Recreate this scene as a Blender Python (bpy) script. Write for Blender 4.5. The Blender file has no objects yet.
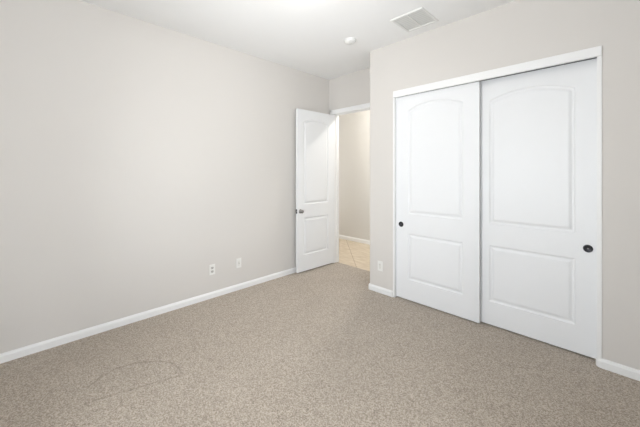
import bpy, bmesh, math
from mathutils import Vector, Matrix

# ------------------------------------------------------------------ scale
S = 1.2            # the plan below is written in units of 1.2 m
C = bpy.context.scene.collection
sc = bpy.context.scene
H = 2.527          # ceiling height (plan units)

# ------------------------------------------------------------------ camera
cam = bpy.data.cameras.new('camera')
cam.lens = 297 / 640 * 36
cam.sensor_width = 36
cam.shift_y = -41 / 640
cam.clip_start = 0.02
co = bpy.data.objects.new('camera', cam)
co.location = (0, 0, 1.24 * S)
co.rotation_euler = (math.radians(90), 0, math.radians(45.19))
C.objects.link(co)
sc.camera = co

# ------------------------------------------------------------------ world
w = bpy.data.worlds.new('world')
sc.world = w
w.use_nodes = True
nt = w.node_tree
bg = nt.nodes['Background']
sky = nt.nodes.new('ShaderNodeTexSky')
sky.sky_type = 'NISHITA'
sky.sun_disc = False
sky.sun_elevation = math.radians(40)
nt.links.new(sky.outputs[0], bg.inputs[0])
bg.inputs[1].default_value = 0.12

# ------------------------------------------------------------------ daylight at the back window, added side and hall fill, exposure
def area(name, loc, rot, sx, sy, power, col):
    l = bpy.data.lights.new(name, 'AREA')
    l.shape = 'RECTANGLE'
    l.size = sx * S
    l.size_y = sy * S
    l.energy = power
    l.color = col
    o = bpy.data.objects.new(name, l)
    o.location = Vector(loc) * S
    o.rotation_euler = rot
    C.objects.link(o)
    return o

DAY = 150
SIDE_FILL = 138
area('window_and_fill_light', (-1.15, -1.2, 1.1), (math.radians(123), 0, 0), 1.7, 1.5, DAY, (0.92, 0.96, 1.0))
area('window_and_fill_light', (1.1, 0.55, 1.1), (math.radians(121), 0, math.radians(90)), 1.7, 1.5, SIDE_FILL, (0.92, 0.96, 1.0))  # added fill through an invented side window, brightens the left wall
area('added_hall_fill', (-5.25, 3.68, 1.2), (math.radians(95), 0, math.radians(-90)), 0.8, 1.7, 48, (1.0, 0.98, 0.94))  # added fill from an invented hall-end window, evens hall wall and floor
LAMP_ROOM = 17.0
LAMP_HALL = 95.0
sc.view_settings.view_transform = 'Standard'
sc.view_settings.look = 'None'
sc.view_settings.gamma = 1
sc.view_settings.use_curve_mapping = False
sc.view_settings.exposure = 0.04

# ------------------------------------------------------------------ helpers
def lin(c):
    c = c / 255
    return c / 12.92 if c <= 0.04045 else ((c + 0.055) / 1.055) ** 2.4

def rgb(r, g, b):
    return (lin(r), lin(g), lin(b), 1)

def mat(name, col, rough=0.5, metal=0.0, spec=0.5, noise=0.0, nscale=20, bump=0.0, bscale=200):
    m = bpy.data.materials.new(name)
    m.use_nodes = True
    n = m.node_tree.nodes
    L = m.node_tree.links
    p = n['Principled BSDF']
    p.inputs['Roughness'].default_value = rough
    p.inputs['Metallic'].default_value = metal
    p.inputs['Specular IOR Level'].default_value = spec
    g = n.new('ShaderNodeNewGeometry')
    t = n.new('ShaderNodeTexNoise')
    t.inputs['Scale'].default_value = nscale
    t.inputs['Detail'].default_value = 3
    L.new(g.outputs['Position'], t.inputs['Vector'])
    r = n.new('ShaderNodeMix')
    r.data_type = 'RGBA'
    r.inputs[6].default_value = tuple(c * (1 - noise) for c in col[:3]) + (1,)
    r.inputs[7].default_value = tuple(min(1, c * (1 + noise)) for c in col[:3]) + (1,)
    L.new(t.outputs['Fac'], r.inputs[0])
    L.new(r.outputs[2], p.inputs['Base Color'])
    if bump:
        t2 = n.new('ShaderNodeTexNoise')
        t2.inputs['Scale'].default_value = bscale
        L.new(g.outputs['Position'], t2.inputs['Vector'])
        b = n.new('ShaderNodeBump')
        b.inputs['Strength'].default_value = bump
        b.inputs['Distance'].default_value = 0.002
        L.new(t2.outputs['Fac'], b.inputs['Height'])
        L.new(b.outputs[0], p.inputs['Normal'])
    return m

WALL = mat('wall_paint', rgb(213, 209, 204), 0.75, spec=0.25, noise=0.01, nscale=2, bump=0.15, bscale=90)
HALLWALL = mat('hall_wall_paint', rgb(216, 214, 210), 0.75, spec=0.25, noise=0.01, nscale=2, bump=0.15, bscale=90)
CEIL = mat('ceiling_paint', rgb(241, 241, 240), 0.85, spec=0.2, noise=0.01, nscale=2, bump=0.2, bscale=70)
TRIM = mat('white_trim_paint', rgb(236, 236, 235), 0.38, noise=0.006, nscale=8)
DOOR = mat('white_door_paint', rgb(233, 234, 235), 0.42, noise=0.006, nscale=8)
OFFWHITE = mat('off_white_plastic', rgb(228, 228, 225), 0.45, noise=0.005)
PLATE = mat('white_plastic', rgb(230, 229, 225), 0.35, noise=0.005)
SOCKET = mat('grey_white_plastic', rgb(222, 220, 214), 0.4, noise=0.01)
SOCKET2 = mat('grey_socket_face', rgb(190, 188, 182), 0.4, noise=0.01)
SLOT = mat('socket_slot', rgb(45, 43, 41), 0.6, noise=0.02)
BRONZE = mat('dark_bronze', rgb(62, 62, 65), 0.35, metal=0.8, noise=0.1, nscale=60)
NICKEL = mat('satin_nickel', rgb(150, 148, 145), 0.28, metal=0.95, noise=0.05, nscale=60)
HINGE = mat('hinge_metal', rgb(150, 148, 143), 0.35, metal=0.9, noise=0.05)
RUBBER = mat('door_sweep_shadow_gasket', rgb(70, 66, 62), 0.8, noise=0.05)
VENTBACK = mat('duct_grey', rgb(222, 222, 219), 0.7, noise=0.03)
CLOSET = mat('closet_interior_paint', rgb(200, 196, 190), 0.8, noise=0.01)

def emis(name, col, strength):
    m = bpy.data.materials.new(name)
    m.use_nodes = True
    p = m.node_tree.nodes['Principled BSDF']
    p.inputs['Base Color'].default_value = (0.9, 0.9, 0.88, 1)
    p.inputs['Emission Color'].default_value = col
    p.inputs['Emission Strength'].default_value = strength
    return m

def glass_mat():
    m = bpy.data.materials.new('window_glass')
    m.use_nodes = True
    n = m.node_tree.nodes
    L = m.node_tree.links
    n.remove(n['Principled BSDF'])
    o = n['Material Output']
    t = n.new('ShaderNodeBsdfTransparent')
    g = n.new('ShaderNodeBsdfGlossy')
    g.inputs['Roughness'].default_value = 0.02
    f = n.new('ShaderNodeFresnel')
    f.inputs[0].default_value = 1.45
    x = n.new('ShaderNodeMixShader')
    L.new(f.outputs[0], x.inputs[0])
    L.new(t.outputs[0], x.inputs[1])
    L.new(g.outputs[0], x.inputs[2])
    L.new(x.outputs[0], o.inputs[0])
    return m

GLASS = glass_mat()

# carpet: cut pile with speckle, soft pile lay and the vacuum mark
MARK = [(-2.163, 0.262), (-2.212, 0.323), (-2.241, 0.403), (-2.22, 0.508), (-2.128, 0.63), (-2.05, 0.679),
        (-1.952, 0.694), (-1.886, 0.682), (-1.924, 0.57), (-1.965, 0.425), (-2.001, 0.314), (-2.018, 0.216)]

def carpet_mat():
    m = bpy.data.materials.new('beige_cut_pile_carpet')
    m.use_nodes = True
    n = m.node_tree.nodes
    L = m.node_tree.links
    p = n['Principled BSDF']
    p.inputs['Roughness'].default_value = 0.95
    p.inputs['Specular IOR Level'].default_value = 0.1
    p.inputs['Sheen Weight'].default_value = 0.25
    g = n.new('ShaderNodeNewGeometry')

    def noise(scale, detail=2, rough=0.5):
        t = n.new('ShaderNodeTexNoise')
        t.inputs['Scale'].default_value = scale
        t.inputs['Detail'].default_value = detail
        t.inputs['Roughness'].default_value = rough
        L.new(g.outputs['Position'], t.inputs['Vector'])
        return t.outputs['Fac']

    def ramp(src, a, b, ca, cb):
        r = n.new('ShaderNodeValToRGB')
        r.color_ramp.elements[0].position = a
        r.color_ramp.elements[1].position = b
        r.color_ramp.elements[0].color = ca
        r.color_ramp.elements[1].color = cb
        L.new(src, r.inputs[0])
        return r.outputs[0]

    def mix(kind, fac, a, b):
        r = n.new('ShaderNodeMix')
        r.data_type = 'RGBA'
        r.blend_type = kind
        r.clamp_result = False
        r.inputs[0].default_value = fac
        L.new(a, r.inputs[6])
        L.new(b, r.inputs[7])
        return r.outputs[2]

    def math_(op, a, b=None, clamp=False):
        r = n.new('ShaderNodeMath')
        r.operation = op
        r.use_clamp = clamp
        for k, v in ((0, a), (1, b)):
            if v is None:
                continue
            if isinstance(v, (int, float)):
                r.inputs[k].default_value = v
            else:
                L.new(v, r.inputs[k])
        return r.outputs[0]

    def vmath(op, a, b=None, out=0, scale=None):
        r = n.new('ShaderNodeVectorMath')
        r.operation = op
        for k, v in ((0, a), (1, b)):
            if v is None:
                continue
            if isinstance(v, (tuple, Vector)):
                r.inputs[k].default_value = tuple(v)
            else:
                L.new(v, r.inputs[k])
        if scale is not None:
            L.new(scale, r.inputs['Scale'])
        return r.outputs[out]

    vo = n.new('ShaderNodeTexVoronoi')
    vo.inputs['Scale'].default_value = 175
    L.new(g.outputs['Position'], vo.inputs['Vector'])
    sp = n.new('ShaderNodeSeparateColor')
    L.new(vo.outputs['Color'], sp.inputs[0])
    fine = sp.outputs[0]
    mid = noise(45, 4, 0.75)
    big = noise(2.2, 3, 0.5)
    base = ramp(fine, 0.0, 0.9, rgb(143, 131, 117), rgb(202, 190, 175))
    m2 = ramp(mid, 0.3, 0.7, (0.86, 0.86, 0.86, 1), (1.0, 1.0, 1.0, 1))
    m3 = ramp(big, 0.3, 0.7, (0.93, 0.92, 0.91, 1), (1.0, 1.0, 1.0, 1))
    c = mix('MULTIPLY', 1, mix('MULTIPLY', 1, base, m2), m3)
    # the mark: distance to a polyline, broken up by noise
    dist = None
    for a, b in zip(MARK[:-1], MARK[1:]):
        A = Vector((a[0], a[1], 0)) * S
        D = Vector((b[0], b[1], 0)) * S - A
        rel = vmath('SUBTRACT', g.outputs['Position'], A)
        h = math_('DIVIDE', vmath('DOT_PRODUCT', rel, D, out=1), D.length_squared, clamp=True)
        q = n.new('ShaderNodeVectorMath')
        q.operation = 'SCALE'
        q.inputs[0].default_value = tuple(D)
        L.new(h, q.inputs['Scale'])
        d = vmath('LENGTH', vmath('SUBTRACT', rel, q.outputs[0]), out=1)
        dist = d if dist is None else math_('MINIMUM', dist, d)
    wob = math_('MULTIPLY', noise(14, 3, 0.6), 0.022)
    dist = math_('ADD', dist, wob)
    groove = ramp(dist, 0.008, 0.024, (0, 0, 0, 1), (1, 1, 1, 1))
    ln = ramp(dist, 0.012, 0.024, (0.68, 0.66, 0.64, 1), (1, 1, 1, 1))
    c = mix('MULTIPLY', 0.75, c, ln)
    L.new(c, p.inputs['Base Color'])
    hsum = math_('ADD', math_('MULTIPLY', noise(170, 2), 0.6), math_('MULTIPLY', mid, 0.6))
    hsum = math_('ADD', hsum, math_('MULTIPLY', groove, 0.3))
    b = n.new('ShaderNodeBump')
    b.inputs['Strength'].default_value = 0.45
    b.inputs['Distance'].default_value = 0.006
    L.new(hsum, b.inputs['Height'])
    L.new(b.outputs[0], p.inputs['Normal'])
    return m

def tile_mat():
    m = bpy.data.materials.new('tan_stone_tile_laid_diagonally')
    m.use_nodes = True
    n = m.node_tree.nodes
    L = m.node_tree.links
    p = n['Principled BSDF']
    p.inputs['Roughness'].default_value = 0.45
    g = n.new('ShaderNodeNewGeometry')
    mp = n.new('ShaderNodeMapping')
    mp.inputs['Rotation'].default_value = (0, 0, math.radians(-45))
    L.new(g.outputs['Position'], mp.inputs[0])
    sep = n.new('ShaderNodeSeparateXYZ')
    L.new(mp.outputs[0], sep.inputs[0])

    def math_(op, a, b):
        r = n.new('ShaderNodeMath')
        r.operation = op
        for k, v in ((0, a), (1, b)):
            if isinstance(v, (int, float)):
                r.inputs[k].default_value = v
            else:
                L.new(v, r.inputs[k])
        return r.outputs[0]
    T = 0.46
    def line(src, off):
        f = math_('FRACT', math_('ADD', math_('DIVIDE', math_('SUBTRACT', src, off), T), 100.5), 0)
        return math_('LESS_THAN', math_('ABSOLUTE', math_('SUBTRACT', f, 0.5), 0), 0.009)
    # x' = (x+y)/sqrt2 and y' = (y-x)/sqrt2 after the rotation
    gx = line(sep.outputs[0], 0.66 / math.sqrt(2) * S)
    gy = math_('MULTIPLY', line(sep.outputs[1], 6.78 / math.sqrt(2) * S), 0.3)
    grout = math_('MAXIMUM', gx, gy)
    t = n.new('ShaderNodeTexNoise')
    t.inputs['Scale'].default_value = 5
    t.inputs['Detail'].default_value = 5
    mp2 = n.new('ShaderNodeMapping')
    mp2.inputs['Rotation'].default_value = (0, 0, math.radians(-50))
    mp2.inputs['Scale'].default_value = (1, 4, 1)
    L.new(g.outputs['Position'], mp2.inputs[0])
    L.new(mp2.outputs[0], t.inputs['Vector'])
    r = n.new('ShaderNodeValToRGB')
    r.color_ramp.elements[0].position = 0.35
    r.color_ramp.elements[1].position = 0.65
    r.color_ramp.elements[0].color = rgb(200, 184, 160)
    r.color_ramp.elements[1].color = rgb(218, 205, 185)
    L.new(t.outputs['Fac'], r.inputs[0])
    x = n.new('ShaderNodeMix')
    x.data_type = 'RGBA'
    L.new(grout, x.inputs[0])
    L.new(r.outputs[0], x.inputs[6])
    x.inputs[7].default_value = rgb(160, 136, 108)
    L.new(x.outputs[2], p.inputs['Base Color'])
    return m

def finish(name, bm, m, parent=None, loc=None, bevel=0, smooth=False):
    me = bpy.data.meshes.new(name)
    for v in bm.verts:
        v.co = v.co * S
    bmesh.ops.recalc_face_normals(bm, faces=bm.faces)
    bm.to_mesh(me)
    bm.free()
    if smooth:
        for p in me.polygons:
            p.use_smooth = True
    me.materials.append(m)
    o = bpy.data.objects.new(name, me)
    C.objects.link(o)
    if parent:
        o.parent = parent
    if loc:
        o.location = Vector(loc) * S
    if bevel:
        b = o.modifiers.new('bevel', 'BEVEL')
        b.width = bevel * S
        b.segments = 2
        b.limit_method = 'ANGLE'
    return o

def struct(o, label=None):
    o['kind'] = 'structure'
    if label:
        o['label'] = label
    return o

def box(bm, x0, x1, y0, y1, z0, z1):
    vs = [bm.verts.new((x, y, z)) for z in (z0, z1) for x, y in ((x0, y0), (x1, y0), (x1, y1), (x0, y1))]
    for f in ((3, 2, 1, 0), (4, 5, 6, 7), (0, 1, 5, 4), (1, 2, 6, 5), (2, 3, 7, 6), (3, 0, 4, 7)):
        bm.faces.new([vs[i] for i in f])

def boxes(*bs):
    bm = bmesh.new()
    for b in bs:
        box(bm, *b)
    return bm

def prism(bm, pts, z0, z1):
    lo = [bm.verts.new((x, y, z0)) for x, y in pts]
    hi = [bm.verts.new((x, y, z1)) for x, y in pts]
    n = len(pts)
    bm.faces.new(lo[::-1])
    bm.faces.new(hi)
    for i in range(n):
        bm.faces.new((lo[i], lo[(i + 1) % n], hi[(i + 1) % n], hi[i]))

def sweep(bm, path, prof):
    """profile (out, z) swept along an open plan path; 'out' is to the left of the direction of travel"""
    rings = []
    n = len(path)
    for i, p in enumerate(path):
        P = Vector(p)
        d1 = (P - Vector(path[i - 1])).normalized() if i else None
        d2 = (Vector(path[i + 1]) - P).normalized() if i < n - 1 else None
        if d1 is None: d1 = d2
        if d2 is None: d2 = d1
        n1 = Vector((-d1.y, d1.x)); n2 = Vector((-d2.y, d2.x))
        mt = (n1 + n2).normalized()
        k = 1 / max(0.3, mt.dot(n1))
        rings.append([bm.verts.new((P.x + mt.x * k * o, P.y + mt.y * k * o, z)) for o, z in prof])
    m = len(prof)
    for a, b in zip(rings[:-1], rings[1:]):
        for i in range(m):
            bm.faces.new((a[i], a[(i + 1) % m], b[(i + 1) % m], b[i]))
    bm.faces.new(rings[0])
    bm.faces.new(rings[-1][::-1])

def lathe(bm, prof, axis='z', seg=32, origin=(0, 0, 0)):
    """prof: (radius, height along axis)"""
    rings = []
    for r, h in prof:
        ring = []
        cnt = 1 if r < 1e-6 else seg
        for k in range(cnt):
            a = 2 * math.pi * k / seg
            u, v = r * math.cos(a), r * math.sin(a)
            q = {'z': (u, v, h), 'y': (u, h, v), 'x': (h, u, v)}[axis]
            ring.append(bm.verts.new(Vector(q) + Vector(origin)))
        rings.append(ring)
    for a, b in zip(rings[:-1], rings[1:]):
        for k in range(seg):
            k2 = (k + 1) % seg
            if len(a) == 1 and len(b) == 1:
                continue
            if len(a) == 1:
                bm.faces.new((a[0], b[k], b[k2]))
            elif len(b) == 1:
                bm.faces.new((a[k], a[k2], b[0]))
            else:
                bm.faces.new((a[k], a[k2], b[k2], b[k]))

def quarter(cx, cy, r, a0, a1, n=6):
    return [(cx + r * math.cos(math.radians(a0 + (a1 - a0) * i / n)),
             cy + r * math.sin(math.radians(a0 + (a1 - a0) * i / n))) for i in range(n + 1)]

# ------------------------------------------------------------------ room shell
XL, YC, XC, YD = -2.842, 2.605, -1.876, 3.003       # left wall, closet wall, its corner, doorway wall
XR, YB = 0.62, -0.72
TH = 0.1
YD2 = YD + TH
YH = 4.235                                         # far wall of the hall
DX0, DX1, DZ = -2.752, -2.035, 2.035               # doorway
CX0, CX1, CZ = -1.575, -0.085, 2.0                 # closet opening

struct(finish('floor', boxes((XL, XR, YB, 3.068, -0.06, 0)), carpet_mat()),
       'beige cut-pile carpet covering the bedroom floor')
hall_floor = struct(finish('floor_hall', boxes((-5.0, -1.0, 3.068, YH, -0.06, -0.006)), tile_mat()),
       'tan tile floor of the hall beyond the doorway')
struct(finish('ceiling', boxes((XL - TH, XR + TH, YB - TH, YD2, H, H + 0.1)), CEIL), 'smooth white bedroom ceiling')
struct(finish('ceiling_hall', boxes((-5.0, -1.0, YD2, YH + TH, H, H + 0.1)), CEIL), 'white ceiling of the hall')
struct(finish('wall_left', boxes((XL - TH, XL, YB - TH, YD2, -0.06, H)), WALL),
       'long bare greige wall on the left')
struct(finish('wall_entry', boxes((XL, DX0 - 0.012, YD, YD2, -0.06, H), (DX1 + 0.012, XC + 0.1, YD, YD2, -0.06, H),
                                  (DX0 - 0.012, DX1 + 0.012, YD, YD2, DZ + 0.012, H)), WALL),
       'greige wall around and above the open doorway')
bm = bmesh.new()
R_ = 0.016
prism(bm, quarter(XC + R_, YC + R_, R_, 180, 270) + [(CX0 - 0.012, YC), (CX0 - 0.012, YC + TH), (XC + TH, YC + TH),
      (XC + TH, YD), (XC, YD)], -0.06, H)
box(bm, CX0 - 0.012, CX1 + 0.009, YC, YC + TH, CZ + 0.012, H)
box(bm, CX1 + 0.009, XR + TH, YC, YC + TH, -0.06, H)
struct(finish('wall_closet', bm, WALL), 'greige wall with rounded corner around the sliding closet doors')
WY0, WY1 = -0.25, 1.35
struct(finish('wall_right', boxes((XR, XR + TH, YB - TH, WY0, -0.06, H), (XR, XR + TH, WY1, YC, -0.06, H),
      (XR, XR + TH, WY0, WY1, -0.06, 0.55), (XR, XR + TH, WY0, WY1, 1.98, H)), WALL), 'greige wall to the right of the camera')
WX0, WX1, WZ0, WZ1 = -1.95, -0.35, 0.55, 1.98
struct(finish('wall_back', boxes((XL, WX0, YB - TH, YB, -0.06, H), (WX1, XR, YB - TH, YB, -0.06, H),
      (WX0, WX1, YB - TH, YB, -0.06, WZ0), (WX0, WX1, YB - TH, YB, WZ1, H)), WALL), 'greige window wall behind the camera')
struct(finish('wall_hall', boxes((-5.0, -1.0, YH, YH + TH, -0.06, H)), HALLWALL), 'cream wall across the hall beyond the doorway')
struct(finish('wall_hall_end', boxes((-5.1, -5.0, YD2, 3.3, -0.06, H), (-5.1, -5.0, 4.05, YH + TH, -0.06, H), (-5.1, -5.0, 3.3, 4.05, -0.06, 0.3), (-5.1, -5.0, 3.3, 4.05, 2.1, H), (-1.0, -0.9, YD2, YH + TH, -0.06, H),
      (-5.0, XL - TH, YD, YD2, -0.06, H)), HALLWALL), 'end walls of the hall')
struct(finish('wall_closet_back', boxes((XC + TH, XR + TH, YD2 + 0.08, YD2 + 0.14, -0.06, H)), CLOSET), 'back wall inside the closet')
struct(finish('ceiling_closet', boxes((XC + TH, XR + TH, YC + TH, YD2 + 0.14, 2.3, 2.36)), CLOSET), 'ceiling inside the closet')
struct(finish('floor_closet', boxes((XC + TH, XR + TH, 3.068, YD2 + 0.08, -0.06, 0)), CLOSET), 'floor inside the closet')
struct(finish('wall_closet_side', boxes((XR + 0.02, XR + TH, YC + TH, YD2 + 0.08, 0, 2.3)), CLOSET), 'side wall inside the closet')

# baseboards
BH, BT = 0.059, 0.015
PROF = [(0, 0), (BT, 0), (BT, BH * 0.72), (BT * 0.72, BH * 0.84), (BT * 0.42, BH * 0.97), (0, BH)]
def base(name, path, label, prof=PROF):
    bm = bmesh.new()
    sweep(bm, path, prof)
    return struct(finish(name, bm, TRIM), label)
base('baseboard_left', [(XL, YD), (XL, YB)], 'white baseboard along the long left wall')
arc = quarter(XC + R_, YC + R_, R_, 270, 180)
base('baseboard_closet', [(CX0 - 0.013, YC)] + arc + [(XC, YD - 0.016)],
     'short white baseboard on the wall stub between doorway and closet')
base('baseboard_right', [(XR, YC)] + quarter(CX1 + 0.008, YC + 0.014, 0.014, 270, 180) + [(CX1 - 0.006, YC + 0.02)], 'white baseboard to the right of the closet')
base('baseboard_side', [(XR, YB), (XR, YC)], 'white baseboard on the right wall')
base('baseboard_back', [(XL, YB), (XR, YB)], 'white baseboard under the window')
base('baseboard_hall', [(-1.0, YH), (-5.0, YH)], 'white baseboard on the far hall wall',
     [(o, -0.006 + z * 1.15) for o, z in PROF])

# closet trim: head board and the thin side jambs
struct(finish('trim_1', boxes((CX0 - 0.006, CX1 + 0.009, YC - 0.014, YC + 0.012, 1.983, 2.045)), TRIM, bevel=0.002),
       'white head board above the sliding closet doors')
struct(finish('trim_2', boxes((CX0 - 0.012, CX0 + 0.006, YC - 0.006, YC + TH, 0, 1.983)), TRIM, bevel=0.002),
       'white jamb at the left edge of the closet')
struct(finish('trim_3', boxes((CX1 - 0.015, CX1 + 0.009, YC - 0.006, YC + TH, 0, 1.983)), TRIM, bevel=0.002),
       'white jamb at the right edge of the closet')
struct(finish('trim_7', boxes((CX0, CX1, YC + 0.014, YC + TH, 1.998, 2.012)), BRONZE),
       'dark sliding track behind the closet head board')
# doorway: jambs, stop and casings
struct(finish('trim_4', boxes((DX0 - 0.012, DX0, YD - 0.004, YD2 + 0.004, -0.006, DZ), (DX1, DX1 + 0.012, YD - 0.004, YD2 + 0.004, -0.006, DZ),
      (DX0 - 0.012, DX1 + 0.012, YD - 0.004, YD2 + 0.004, DZ, DZ + 0.012),
      (DX0, DX0 + 0.010, YD + 0.038, YD + 0.066, 0, DZ), (DX1 - 0.010, DX1, YD + 0.038, YD + 0.066, 0, DZ),
      (DX0, DX1, YD + 0.038, YD + 0.066, DZ - 0.01, DZ)), TRIM, bevel=0.001), 'white jambs and stop of the open doorway')
def casing(name, y0, y1, label):
    bm = boxes((DX0 - 0.058, DX0 - 0.006, y0, y1, 0, DZ + 0.006), (DX1 + 0.006, DX1 + 0.058, y0, y1, 0, DZ + 0.006),
               (DX0 - 0.058, DX1 + 0.058, y0, y1, DZ + 0.006, DZ + 0.058))
    # raised outer bead
    f = y0 - 0.003 if y0 < YD else y0
    g = y1 if y0 < YD else y1 + 0.003
    box(bm, DX0 - 0.058, DX0 - 0.038, f, g, 0, DZ + 0.058)
    box(bm, DX1 + 0.038, DX1 + 0.058, f, g, 0, DZ + 0.058)
    box(bm, DX0 - 0.058, DX1 + 0.058, f, g, DZ + 0.038, DZ + 0.058)
    return struct(finish(name, bm, TRIM), label)
casing('trim_5', YD - 0.012, YD, 'white casing around the bedroom side of the doorway')
casing('trim_6', YD2, YD2 + 0.012, 'white casing around the hall side of the doorway')

# ------------------------------------------------------------------ doors
def inset(pts, d):
    out = []
    n = len(pts)
    for i in range(n):
        a, p, b = Vector(pts[i - 1]), Vector(pts[i]), Vector(pts[(i + 1) % n])
        e1 = (p - a).normalized(); e2 = (b - p).normalized()
        n1 = Vector((-e1.y, e1.x)); n2 = Vector((-e2.y, e2.x))
        mt = (n1 + n2).normalized()
        out.append(p + mt * (d / max(0.3, mt.dot(n1))))
    return out

def outline(x0, x1, z0, z1, rise, n=20):
    pts = [(x0, z0), (x1, z0)]
    if rise:
        cx, hw = (x0 + x1) / 2, (x1 - x0) / 2
        r = (hw * hw + rise * rise) / (2 * rise)
        for i in range(n + 1):
            x = x1 - (x1 - x0) * i / n
            pts.append((x, z1 - (r - rise) + math.sqrt(r * r - (x - cx) ** 2)))
    else:
        pts += [(x1, z1), (x0, z1)]
    return pts

def slab(wd, ht, th, panels, both=False):
    """stiles and rails; front faces -y at y=0"""
    bm = bmesh.new()
    def face(y, pts):
        bm.faces.new([bm.verts.new((x, y, z)) for x, z in pts])
    def skin(y):
        xs = (panels[0][0], panels[0][1])
        face(y, [(0, 0), (xs[0], 0), (xs[0], ht), (0, ht)])
        face(y, [(xs[1], 0), (wd, 0), (wd, ht), (xs[1], ht)])
        zb = 0
        for p in sorted(panels, key=lambda q: q[2]):
            face(y, [(xs[0], zb), (xs[1], zb), (xs[1], p[2]), (xs[0], p[2])])
            zb = p[3]
            if p[4]:
                arcp = outline(*p)[2:]
                for a, b in zip(arcp[:-1], arcp[1:]):
                    face(y, [(b[0], b[1]), (a[0], a[1]), (a[0], ht), (b[0], ht)])
                zb = None
        if zb is not None:
            face(y, [(xs[0], zb), (xs[1], zb), (xs[1], ht), (xs[0], ht)])
    skin(0)
    if both:
        skin(th)
    else:
        face(th, [(0, 0), (wd, 0), (wd, ht), (0, ht)])
    for (a, b) in (((0, 0), (0, ht)), ((wd, 0), (wd, ht)), ((0, 0), (wd, 0)), ((0, ht), (wd, ht))):
        vs = [bm.verts.new((a[0], 0, a[1])), bm.verts.new((b[0], 0, b[1])), bm.verts.new((b[0], th, b[1])), bm.verts.new((a[0], th, a[1]))]
        bm.faces.new(vs)
    return bm

def panel_bm(p, th, both=False):
    bm = bmesh.new()
    o = outline(*p)
    def side(y, s):
        rings = []
        for d, dep in ((0, 0), (0.004, 0.0045), (0.009, 0.0075), (0.016, 0.0082), (0.022, 0.0066), (0.033, 0.0018), (0.039, 0.001)):
            rings.append([bm.verts.new((q[0], y + s * dep, q[1])) for q in (inset(o, d) if d else [Vector(t) for t in o])])
        n = len(o)
        for a, b in zip(rings[:-1], rings[1:]):
            for i in range(n):
                bm.faces.new((a[i], a[(i + 1) % n], b[(i + 1) % n], b[i]))
        bm.faces.new(rings[-1])
        return rings[0]
    f = side(0, 1)
    if both:
        side(th, -1)
    return bm

def make_door(name, label, loc, rot, wd, ht, th, panels, both=False):
    d = struct(finish(name, slab(wd, ht, th, panels, both), DOOR, loc=loc), label)
    bpy.context.view_layer.update()
    d.rotation_euler = (0, 0, rot)
    for p in panels:
        finish('panel', panel_bm(p, th, both), DOOR, parent=d)
    return d

def fix_normals(o, front=-1):
    pass

# bedroom door, swung open against the left wall
LW, LH, LT = 0.645, 2.005, 0.032
free = Vector((-2.758, 2.352)); hinge = Vector((-2.738, 3.012))
ang = math.atan2(hinge.y - free.y, hinge.x - free.x)
d1 = make_door('door_1', 'white two-panel bedroom door swung open against the left wall', (free.x, free.y, 0.016), ang,
               LW, LH, LT, [(0.100, 0.528, 0.2, 0.662, 0), (0.100, 0.528, 0.828, 1.86, 0.045)], True)
def knob(side):
    bm = bmesh.new()
    s = -1 if side else 1
    y0 = 0 if side else LT
    prof = [(0.0, 0), (0.026, 0), (0.026, 0.004), (0.022, 0.007), (0.010, 0.010), (0.009, 0.022), (0.014, 0.027),
            (0.021, 0.033), (0.0225, 0.040), (0.019, 0.046), (0.010, 0.049), (0, 0.0495)]
    lathe(bm, [(r, y0 + s * h * (1 if side else 0.85)) for r, h in prof], 'y', 28, (0.046, 0, 0.748))
    return finish('door_knob', bm, NICKEL, parent=d1, smooth=True)
k = knob(True); k['label'] = 'round satin metal knob'
knob(False)
lp = finish('latch_plate', boxes((-0.0015, 0.004, 0.004, LT - 0.004, 0.722, 0.774)), BRONZE, parent=d1)
finish('latch_bolt', boxes((-0.009, 0.0, 0.010, LT - 0.010, 0.739, 0.757)), NICKEL, parent=lp)
for z in (0.18, 1.0, 1.82):
    bm = bmesh.new()
    lathe(bm, [(0, z - 0.038), (0.0055, z - 0.038), (0.0055, z + 0.038), (0, z + 0.038)], 'z', 12, (LW + 0.003, LT + 0.003, 0))
    box(bm, LW - 0.0005, LW + 0.0015, 0.004, LT + 0.002, z - 0.036, z + 0.036)
    finish('hinge', bm, HINGE, parent=d1)

# sliding closet doors
YL, YR = 2.628, 2.672
def pull(d, x, z):
    bm = bmesh.new()
    # cup pull: rounded rim, dished centre standing just proud of the door skin
    lathe(bm, [(0.0, -0.0015), (0.010, -0.0016), (0.0165, -0.0026), (0.0190, -0.0045), (0.0215, -0.0058),
               (0.0240, -0.0050), (0.0255, -0.003), (0.0258, 0.0)], 'y', 36, (x, 0, z))
    r = finish('finger_pull', bm, BRONZE, parent=d, smooth=True)
    r['label'] = 'round dark bronze finger pull'
    bm = bmesh.new()
    lathe(bm, [(0, -0.0036), (0.003, -0.0034), (0.0042, -0.0026), (0.0044, -0.0012)], 'y', 16, (x, 0, z))
    finish('screw', bm, NICKEL, parent=r, smooth=True)
CB, CT = 0.010, 1.972
x0 = -1.566
dl = make_door('door_2', 'white sliding closet door at the left, running in front of its neighbour', (x0, YL, CB), 0, -0.803 - x0, CT + 0.012 - CB, 0.03,
               [(-1.437 - x0, -0.930 - x0, 0.205 - CB, 0.650 - CB, 0), (-1.437 - x0, -0.930 - x0, 0.840 - CB, 1.838 - CB, 0.06)])
pull(dl, -1.512 - x0, 0.731 - CB)
x0 = -0.868
dr = make_door('door_3', 'white sliding closet door at the right, running behind its neighbour', (x0, YR, CB), 0, CX1 - 0.003 - x0, 1.993 - CB, 0.03,
               [(-0.742 - x0, -0.211 - x0, 0.197 - CB, 0.652 - CB, 0), (-0.742 - x0, -0.211 - x0, 0.826 - CB, 1.822 - CB, 0.058)])
pull(dr, -0.146 - x0, 0.731 - CB)

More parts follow.
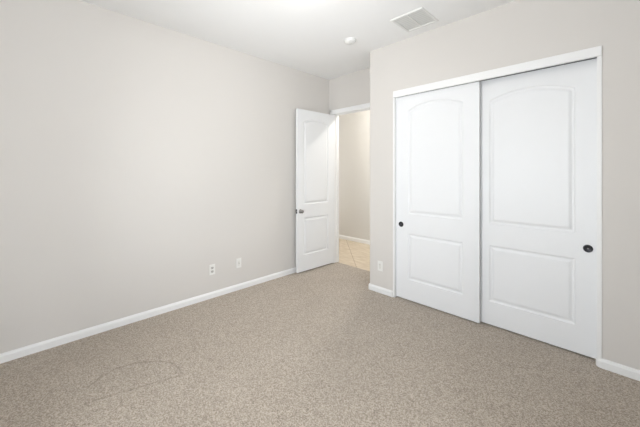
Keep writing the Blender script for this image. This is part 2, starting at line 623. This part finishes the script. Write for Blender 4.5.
# ------------------------------------------------------------------ window behind the camera, then added side and hall windows
bm = boxes((WX0, WX0 + 0.035, YB - 0.08, YB - 0.03, WZ0, WZ1), (WX1 - 0.035, WX1, YB - 0.08, YB - 0.03, WZ0, WZ1),
           (WX0 + 0.035, WX1 - 0.035, YB - 0.08, YB - 0.03, WZ0, WZ0 + 0.035), (WX0 + 0.035, WX1 - 0.035, YB - 0.08, YB - 0.03, WZ1 - 0.035, WZ1),
           (-1.165, -1.135, YB - 0.08, YB - 0.03, WZ0 + 0.035, WZ1 - 0.035))
win = struct(finish('window_1', bm, TRIM), 'white framed sliding window behind the camera')
finish('pane', boxes((WX0 + 0.035, -1.165, YB - 0.058, YB - 0.055, WZ0 + 0.035, WZ1 - 0.035)), GLASS, parent=win)
finish('pane', boxes((-1.135, WX1 - 0.035, YB - 0.058, YB - 0.055, WZ0 + 0.035, WZ1 - 0.035)), GLASS, parent=win)

xa, xb, ym = XR + 0.03, XR + 0.08, (WY0 + WY1) / 2  # unseen side window, added so fill light reaches the left wall
bm = boxes((xa, xb, WY0, WY0 + 0.035, WZ0, WZ1), (xa, xb, WY1 - 0.035, WY1, WZ0, WZ1),
           (xa, xb, WY0 + 0.035, WY1 - 0.035, WZ0, WZ0 + 0.035), (xa, xb, WY0 + 0.035, WY1 - 0.035, WZ1 - 0.035, WZ1),
           (xa, xb, ym - 0.015, ym + 0.015, WZ0 + 0.035, WZ1 - 0.035))
win = struct(finish('added_window_2', bm, TRIM), 'added white framed sliding window, unseen to the right of the camera')
for a, b in ((WY0 + 0.035, ym - 0.015), (ym + 0.015, WY1 - 0.035)):
    finish('pane', boxes((XR + 0.055, XR + 0.058, a, b, WZ0 + 0.035, WZ1 - 0.035)), GLASS, parent=win)

win = struct(finish('added_window_3', boxes((-5.08, -5.03, 3.3, 3.335, 0.3, 2.1), (-5.08, -5.03, 4.015, 4.05, 0.3, 2.1),  # unseen hall window, added as the opening for the hall fill
      (-5.08, -5.03, 3.335, 4.015, 0.3, 0.335), (-5.08, -5.03, 3.335, 4.015, 2.065, 2.1)), TRIM), 'added white framed window, unseen at the end of the hall')
finish('pane', boxes((-5.056, -5.053, 3.335, 4.015, 0.335, 2.065)), GLASS, parent=win)

# ------------------------------------------------------------------ outlets: local front faces -y
def thing(name, label, cat, loc, rz=0, group=None):
    o = bpy.data.objects.new(name, None)
    o.empty_display_size = 0.05
    C.objects.link(o)
    o.location = Vector(loc) * S
    o.rotation_euler = (0, 0, rz)
    o['label'] = label
    o['category'] = cat
    if group:
        o['group'] = group
    return o
PW, PH = 0.0300, 0.0505
def outlet(name, label, cat, loc, rz, kind):
    t = thing(name, label, cat, loc, rz)
    finish('cover_plate', boxes((-PW, PW, -0.005, 0, -PH, PH)), PLATE, parent=t, bevel=0.002)
    if kind == 'duplex':
        for s in (-1, 1):
            bm = bmesh.new()
            pts = []
            for i in range(24):
                a = 2 * math.pi * i / 24
                pts.append((0.0145 * math.cos(a), max(-0.0115, min(0.0115, 0.0145 * math.sin(a)))))
            lo = [bm.verts.new((x, -0.0050, z + s * 0.0175)) for x, z in pts]
            hi = [bm.verts.new((x, -0.0068, z + s * 0.0175)) for x, z in pts]
            bm.faces.new(hi)
            for i in range(24):
                bm.faces.new((lo[i], lo[(i + 1) % 24], hi[(i + 1) % 24], hi[i]))
            r = finish('socket', bm, SOCKET2, parent=t)
            z = s * 0.0175
            finish('slots', boxes((-0.0070, -0.0045, -0.0072, -0.0066, z - 0.002, z + 0.007), (0.0045, 0.0070, -0.0072, -0.0066, z - 0.001, z + 0.007),
                   (-0.0025, 0.0025, -0.0072, -0.0066, z - 0.009, z - 0.005)), SLOT, parent=r)
    elif kind == 'rocker':
        r = finish('socket', boxes((-0.0130, 0.0130, -0.0068, -0.0050, -0.029, 0.029)), SOCKET, parent=t, bevel=0.001)
        for z in (0.014, -0.014):
            finish('slots', boxes((-0.0060, -0.0042, -0.0072, -0.0066, z - 0.001, z + 0.006), (0.0042, 0.0060, -0.0072, -0.0066, z, z + 0.006),
                   (-0.0018, 0.0018, -0.0072, -0.0066, z - 0.008, z - 0.005)), SLOT, parent=r)
    else:
        r = finish('insert', boxes((-0.0110, 0.0110, -0.0060, -0.0050, -0.027, 0.027)), SOCKET, parent=t, bevel=0.001)
        bm = bmesh.new()
        lathe(bm, [(0.0035, -0.0060), (0.0035, -0.0115), (0, -0.0115)], 'y', 12)
        finish('jack', bm, NICKEL, parent=r)
    for z in ((0,) if kind == 'duplex' else (-0.040, 0.040)):
        bm = bmesh.new()
        lathe(bm, [(0.0024, -0.005), (0.0024, -0.0058), (0, -0.006)], 'y', 10, (0, 0, z))
        finish('screw', bm, PLATE, parent=t)
    return t
outlet('wall_outlet', 'white duplex power outlet low on the left wall, farther from the open door', 'outlet',
       (XL, 1.315, 0.278), math.pi / 2, 'duplex')
outlet('cable_outlet', 'white plate with plain grey centre low on the left wall, nearer the open door', 'outlet',
       (XL, 1.607, 0.281), math.pi / 2, 'jack')
outlet('wall_outlet', 'white outlet low on the narrow wall between doorway and closet', 'outlet',
       (-1.738, YC, 0.274), 0, 'rocker')

# ------------------------------------------------------------------ ceiling vent
vx0, vx1, vy0, vy1 = -1.362, -1.075, 2.188, 2.486
vc = ((vx0 + vx1) / 2, (vy0 + vy1) / 2)
v = thing('air_vent', 'square white two-bank air register on the ceiling in front of the closet', 'air vent', (vc[0], vc[1], H))
hx, hy = (vx1 - vx0) / 2, (vy1 - vy0) / 2
fw = 0.022
bm = bmesh.new()
# sloping flange frame
def ringz(a, b, z): return [bm.verts.new((sx * a, sy * b, z)) for sx, sy in ((-1, -1), (1, -1), (1, 1), (-1, 1))]
rs = [ringz(hx, hy, 0), ringz(hx, hy, -0.003), ringz(hx - 0.006, hy - 0.006, -0.009), ringz(hx - fw, hy - fw, -0.007), ringz(hx - fw, hy - fw, 0)]
for a, b in zip(rs[:-1], rs[1:]):
    for i in range(4):
        bm.faces.new((a[i], a[(i + 1) % 4], b[(i + 1) % 4], b[i]))
finish('frame', bm, OFFWHITE, parent=v)
finish('backing', boxes((-hx + fw, hx - fw, -hy + fw, hy - fw, -0.0012, 0)), VENTBACK, parent=v)
finish('divider', boxes((-0.006, 0.006, -hy + fw, hy - fw, -0.0085, -0.0012)), PLATE, parent=v)
for s in (-1, 1):
    n = 9
    for i in range(n):
        bm = bmesh.new()
        y = -hy + fw + (2 * hy - 2 * fw) * (i + 0.5) / n
        xa, xb = (0.006, hx - fw) if s > 0 else (-hx + fw, -0.006)
        t = 0.0010
        vs = []
        for x in (xa, xb):
            vs.append([bm.verts.new((x, y - 0.010, -0.0052)), bm.verts.new((x, y + 0.008, -0.0020)),
                       bm.verts.new((x, y + 0.008, -0.0020 + t)), bm.verts.new((x, y - 0.010, -0.0052 + t))])
        for k2 in range(4):
            bm.faces.new((vs[0][k2], vs[0][(k2 + 1) % 4], vs[1][(k2 + 1) % 4], vs[1][k2]))
        bm.faces.new(vs[0]); bm.faces.new(vs[1][::-1])
        finish('louver', bm, OFFWHITE, parent=v)

# smoke detector
sd = thing('smoke_detector', 'small round white smoke detector on the ceiling near the doorway', 'smoke detector', (-1.845, 2.245, H))
bm = bmesh.new()
lathe(bm, [(0, 0), (0.061, 0), (0.061, -0.008), (0.054, -0.010)], 'z', 40)
finish('base', bm, OFFWHITE, parent=sd, smooth=False)
bm = bmesh.new()
lathe(bm, [(0.054, -0.010), (0.053, -0.016), (0.046, -0.025), (0.030, -0.030), (0.0, -0.034)], 'z', 40)
finish('cover', bm, OFFWHITE, parent=sd, smooth=True)
bm = bmesh.new()
lathe(bm, [(0.009, -0.032), (0.009, -0.0355), (0, -0.036)], 'z', 16, (0.012, 0, 0))
finish('test_button', bm, SOCKET, parent=sd)

# ------------------------------------------------------------------ ceiling lamps (out of view, they light the room and hall)
def lamp(label, loc, r, drop, strength, col):
    t = thing('ceiling_light', label, 'ceiling light', loc)
    bm = bmesh.new()
    lathe(bm, [(0, 0), (r * 0.6, 0), (r * 0.6, -0.008), (r * 0.5, -0.014), (0.008, -0.016), (0.008, -drop + r * 0.5), (0, -drop + r * 0.5)], 'z', 40)
    finish('canopy', bm, PLATE, parent=t)
    bm = bmesh.new()
    lathe(bm, [(r * math.cos(a), -drop + r * 0.62 * math.sin(a)) for a in [math.pi / 2 - math.pi * i / 16 for i in range(17)]], 'z', 40)
    finish('glass_shade', bm, emis('lit_glass', col, strength), parent=t, smooth=True)
    return t
lamp('round glass ceiling light hanging close under the bedroom ceiling', (-1.38, 1.2, H), 0.11, 0.115, LAMP_ROOM, (1, 0.93, 0.85, 1))
lamp('small round glass ceiling light in the hall', (-2.27, 3.63, H), 0.05, 0.04, LAMP_HALL * 6.5, (1, 0.96, 0.90, 1))
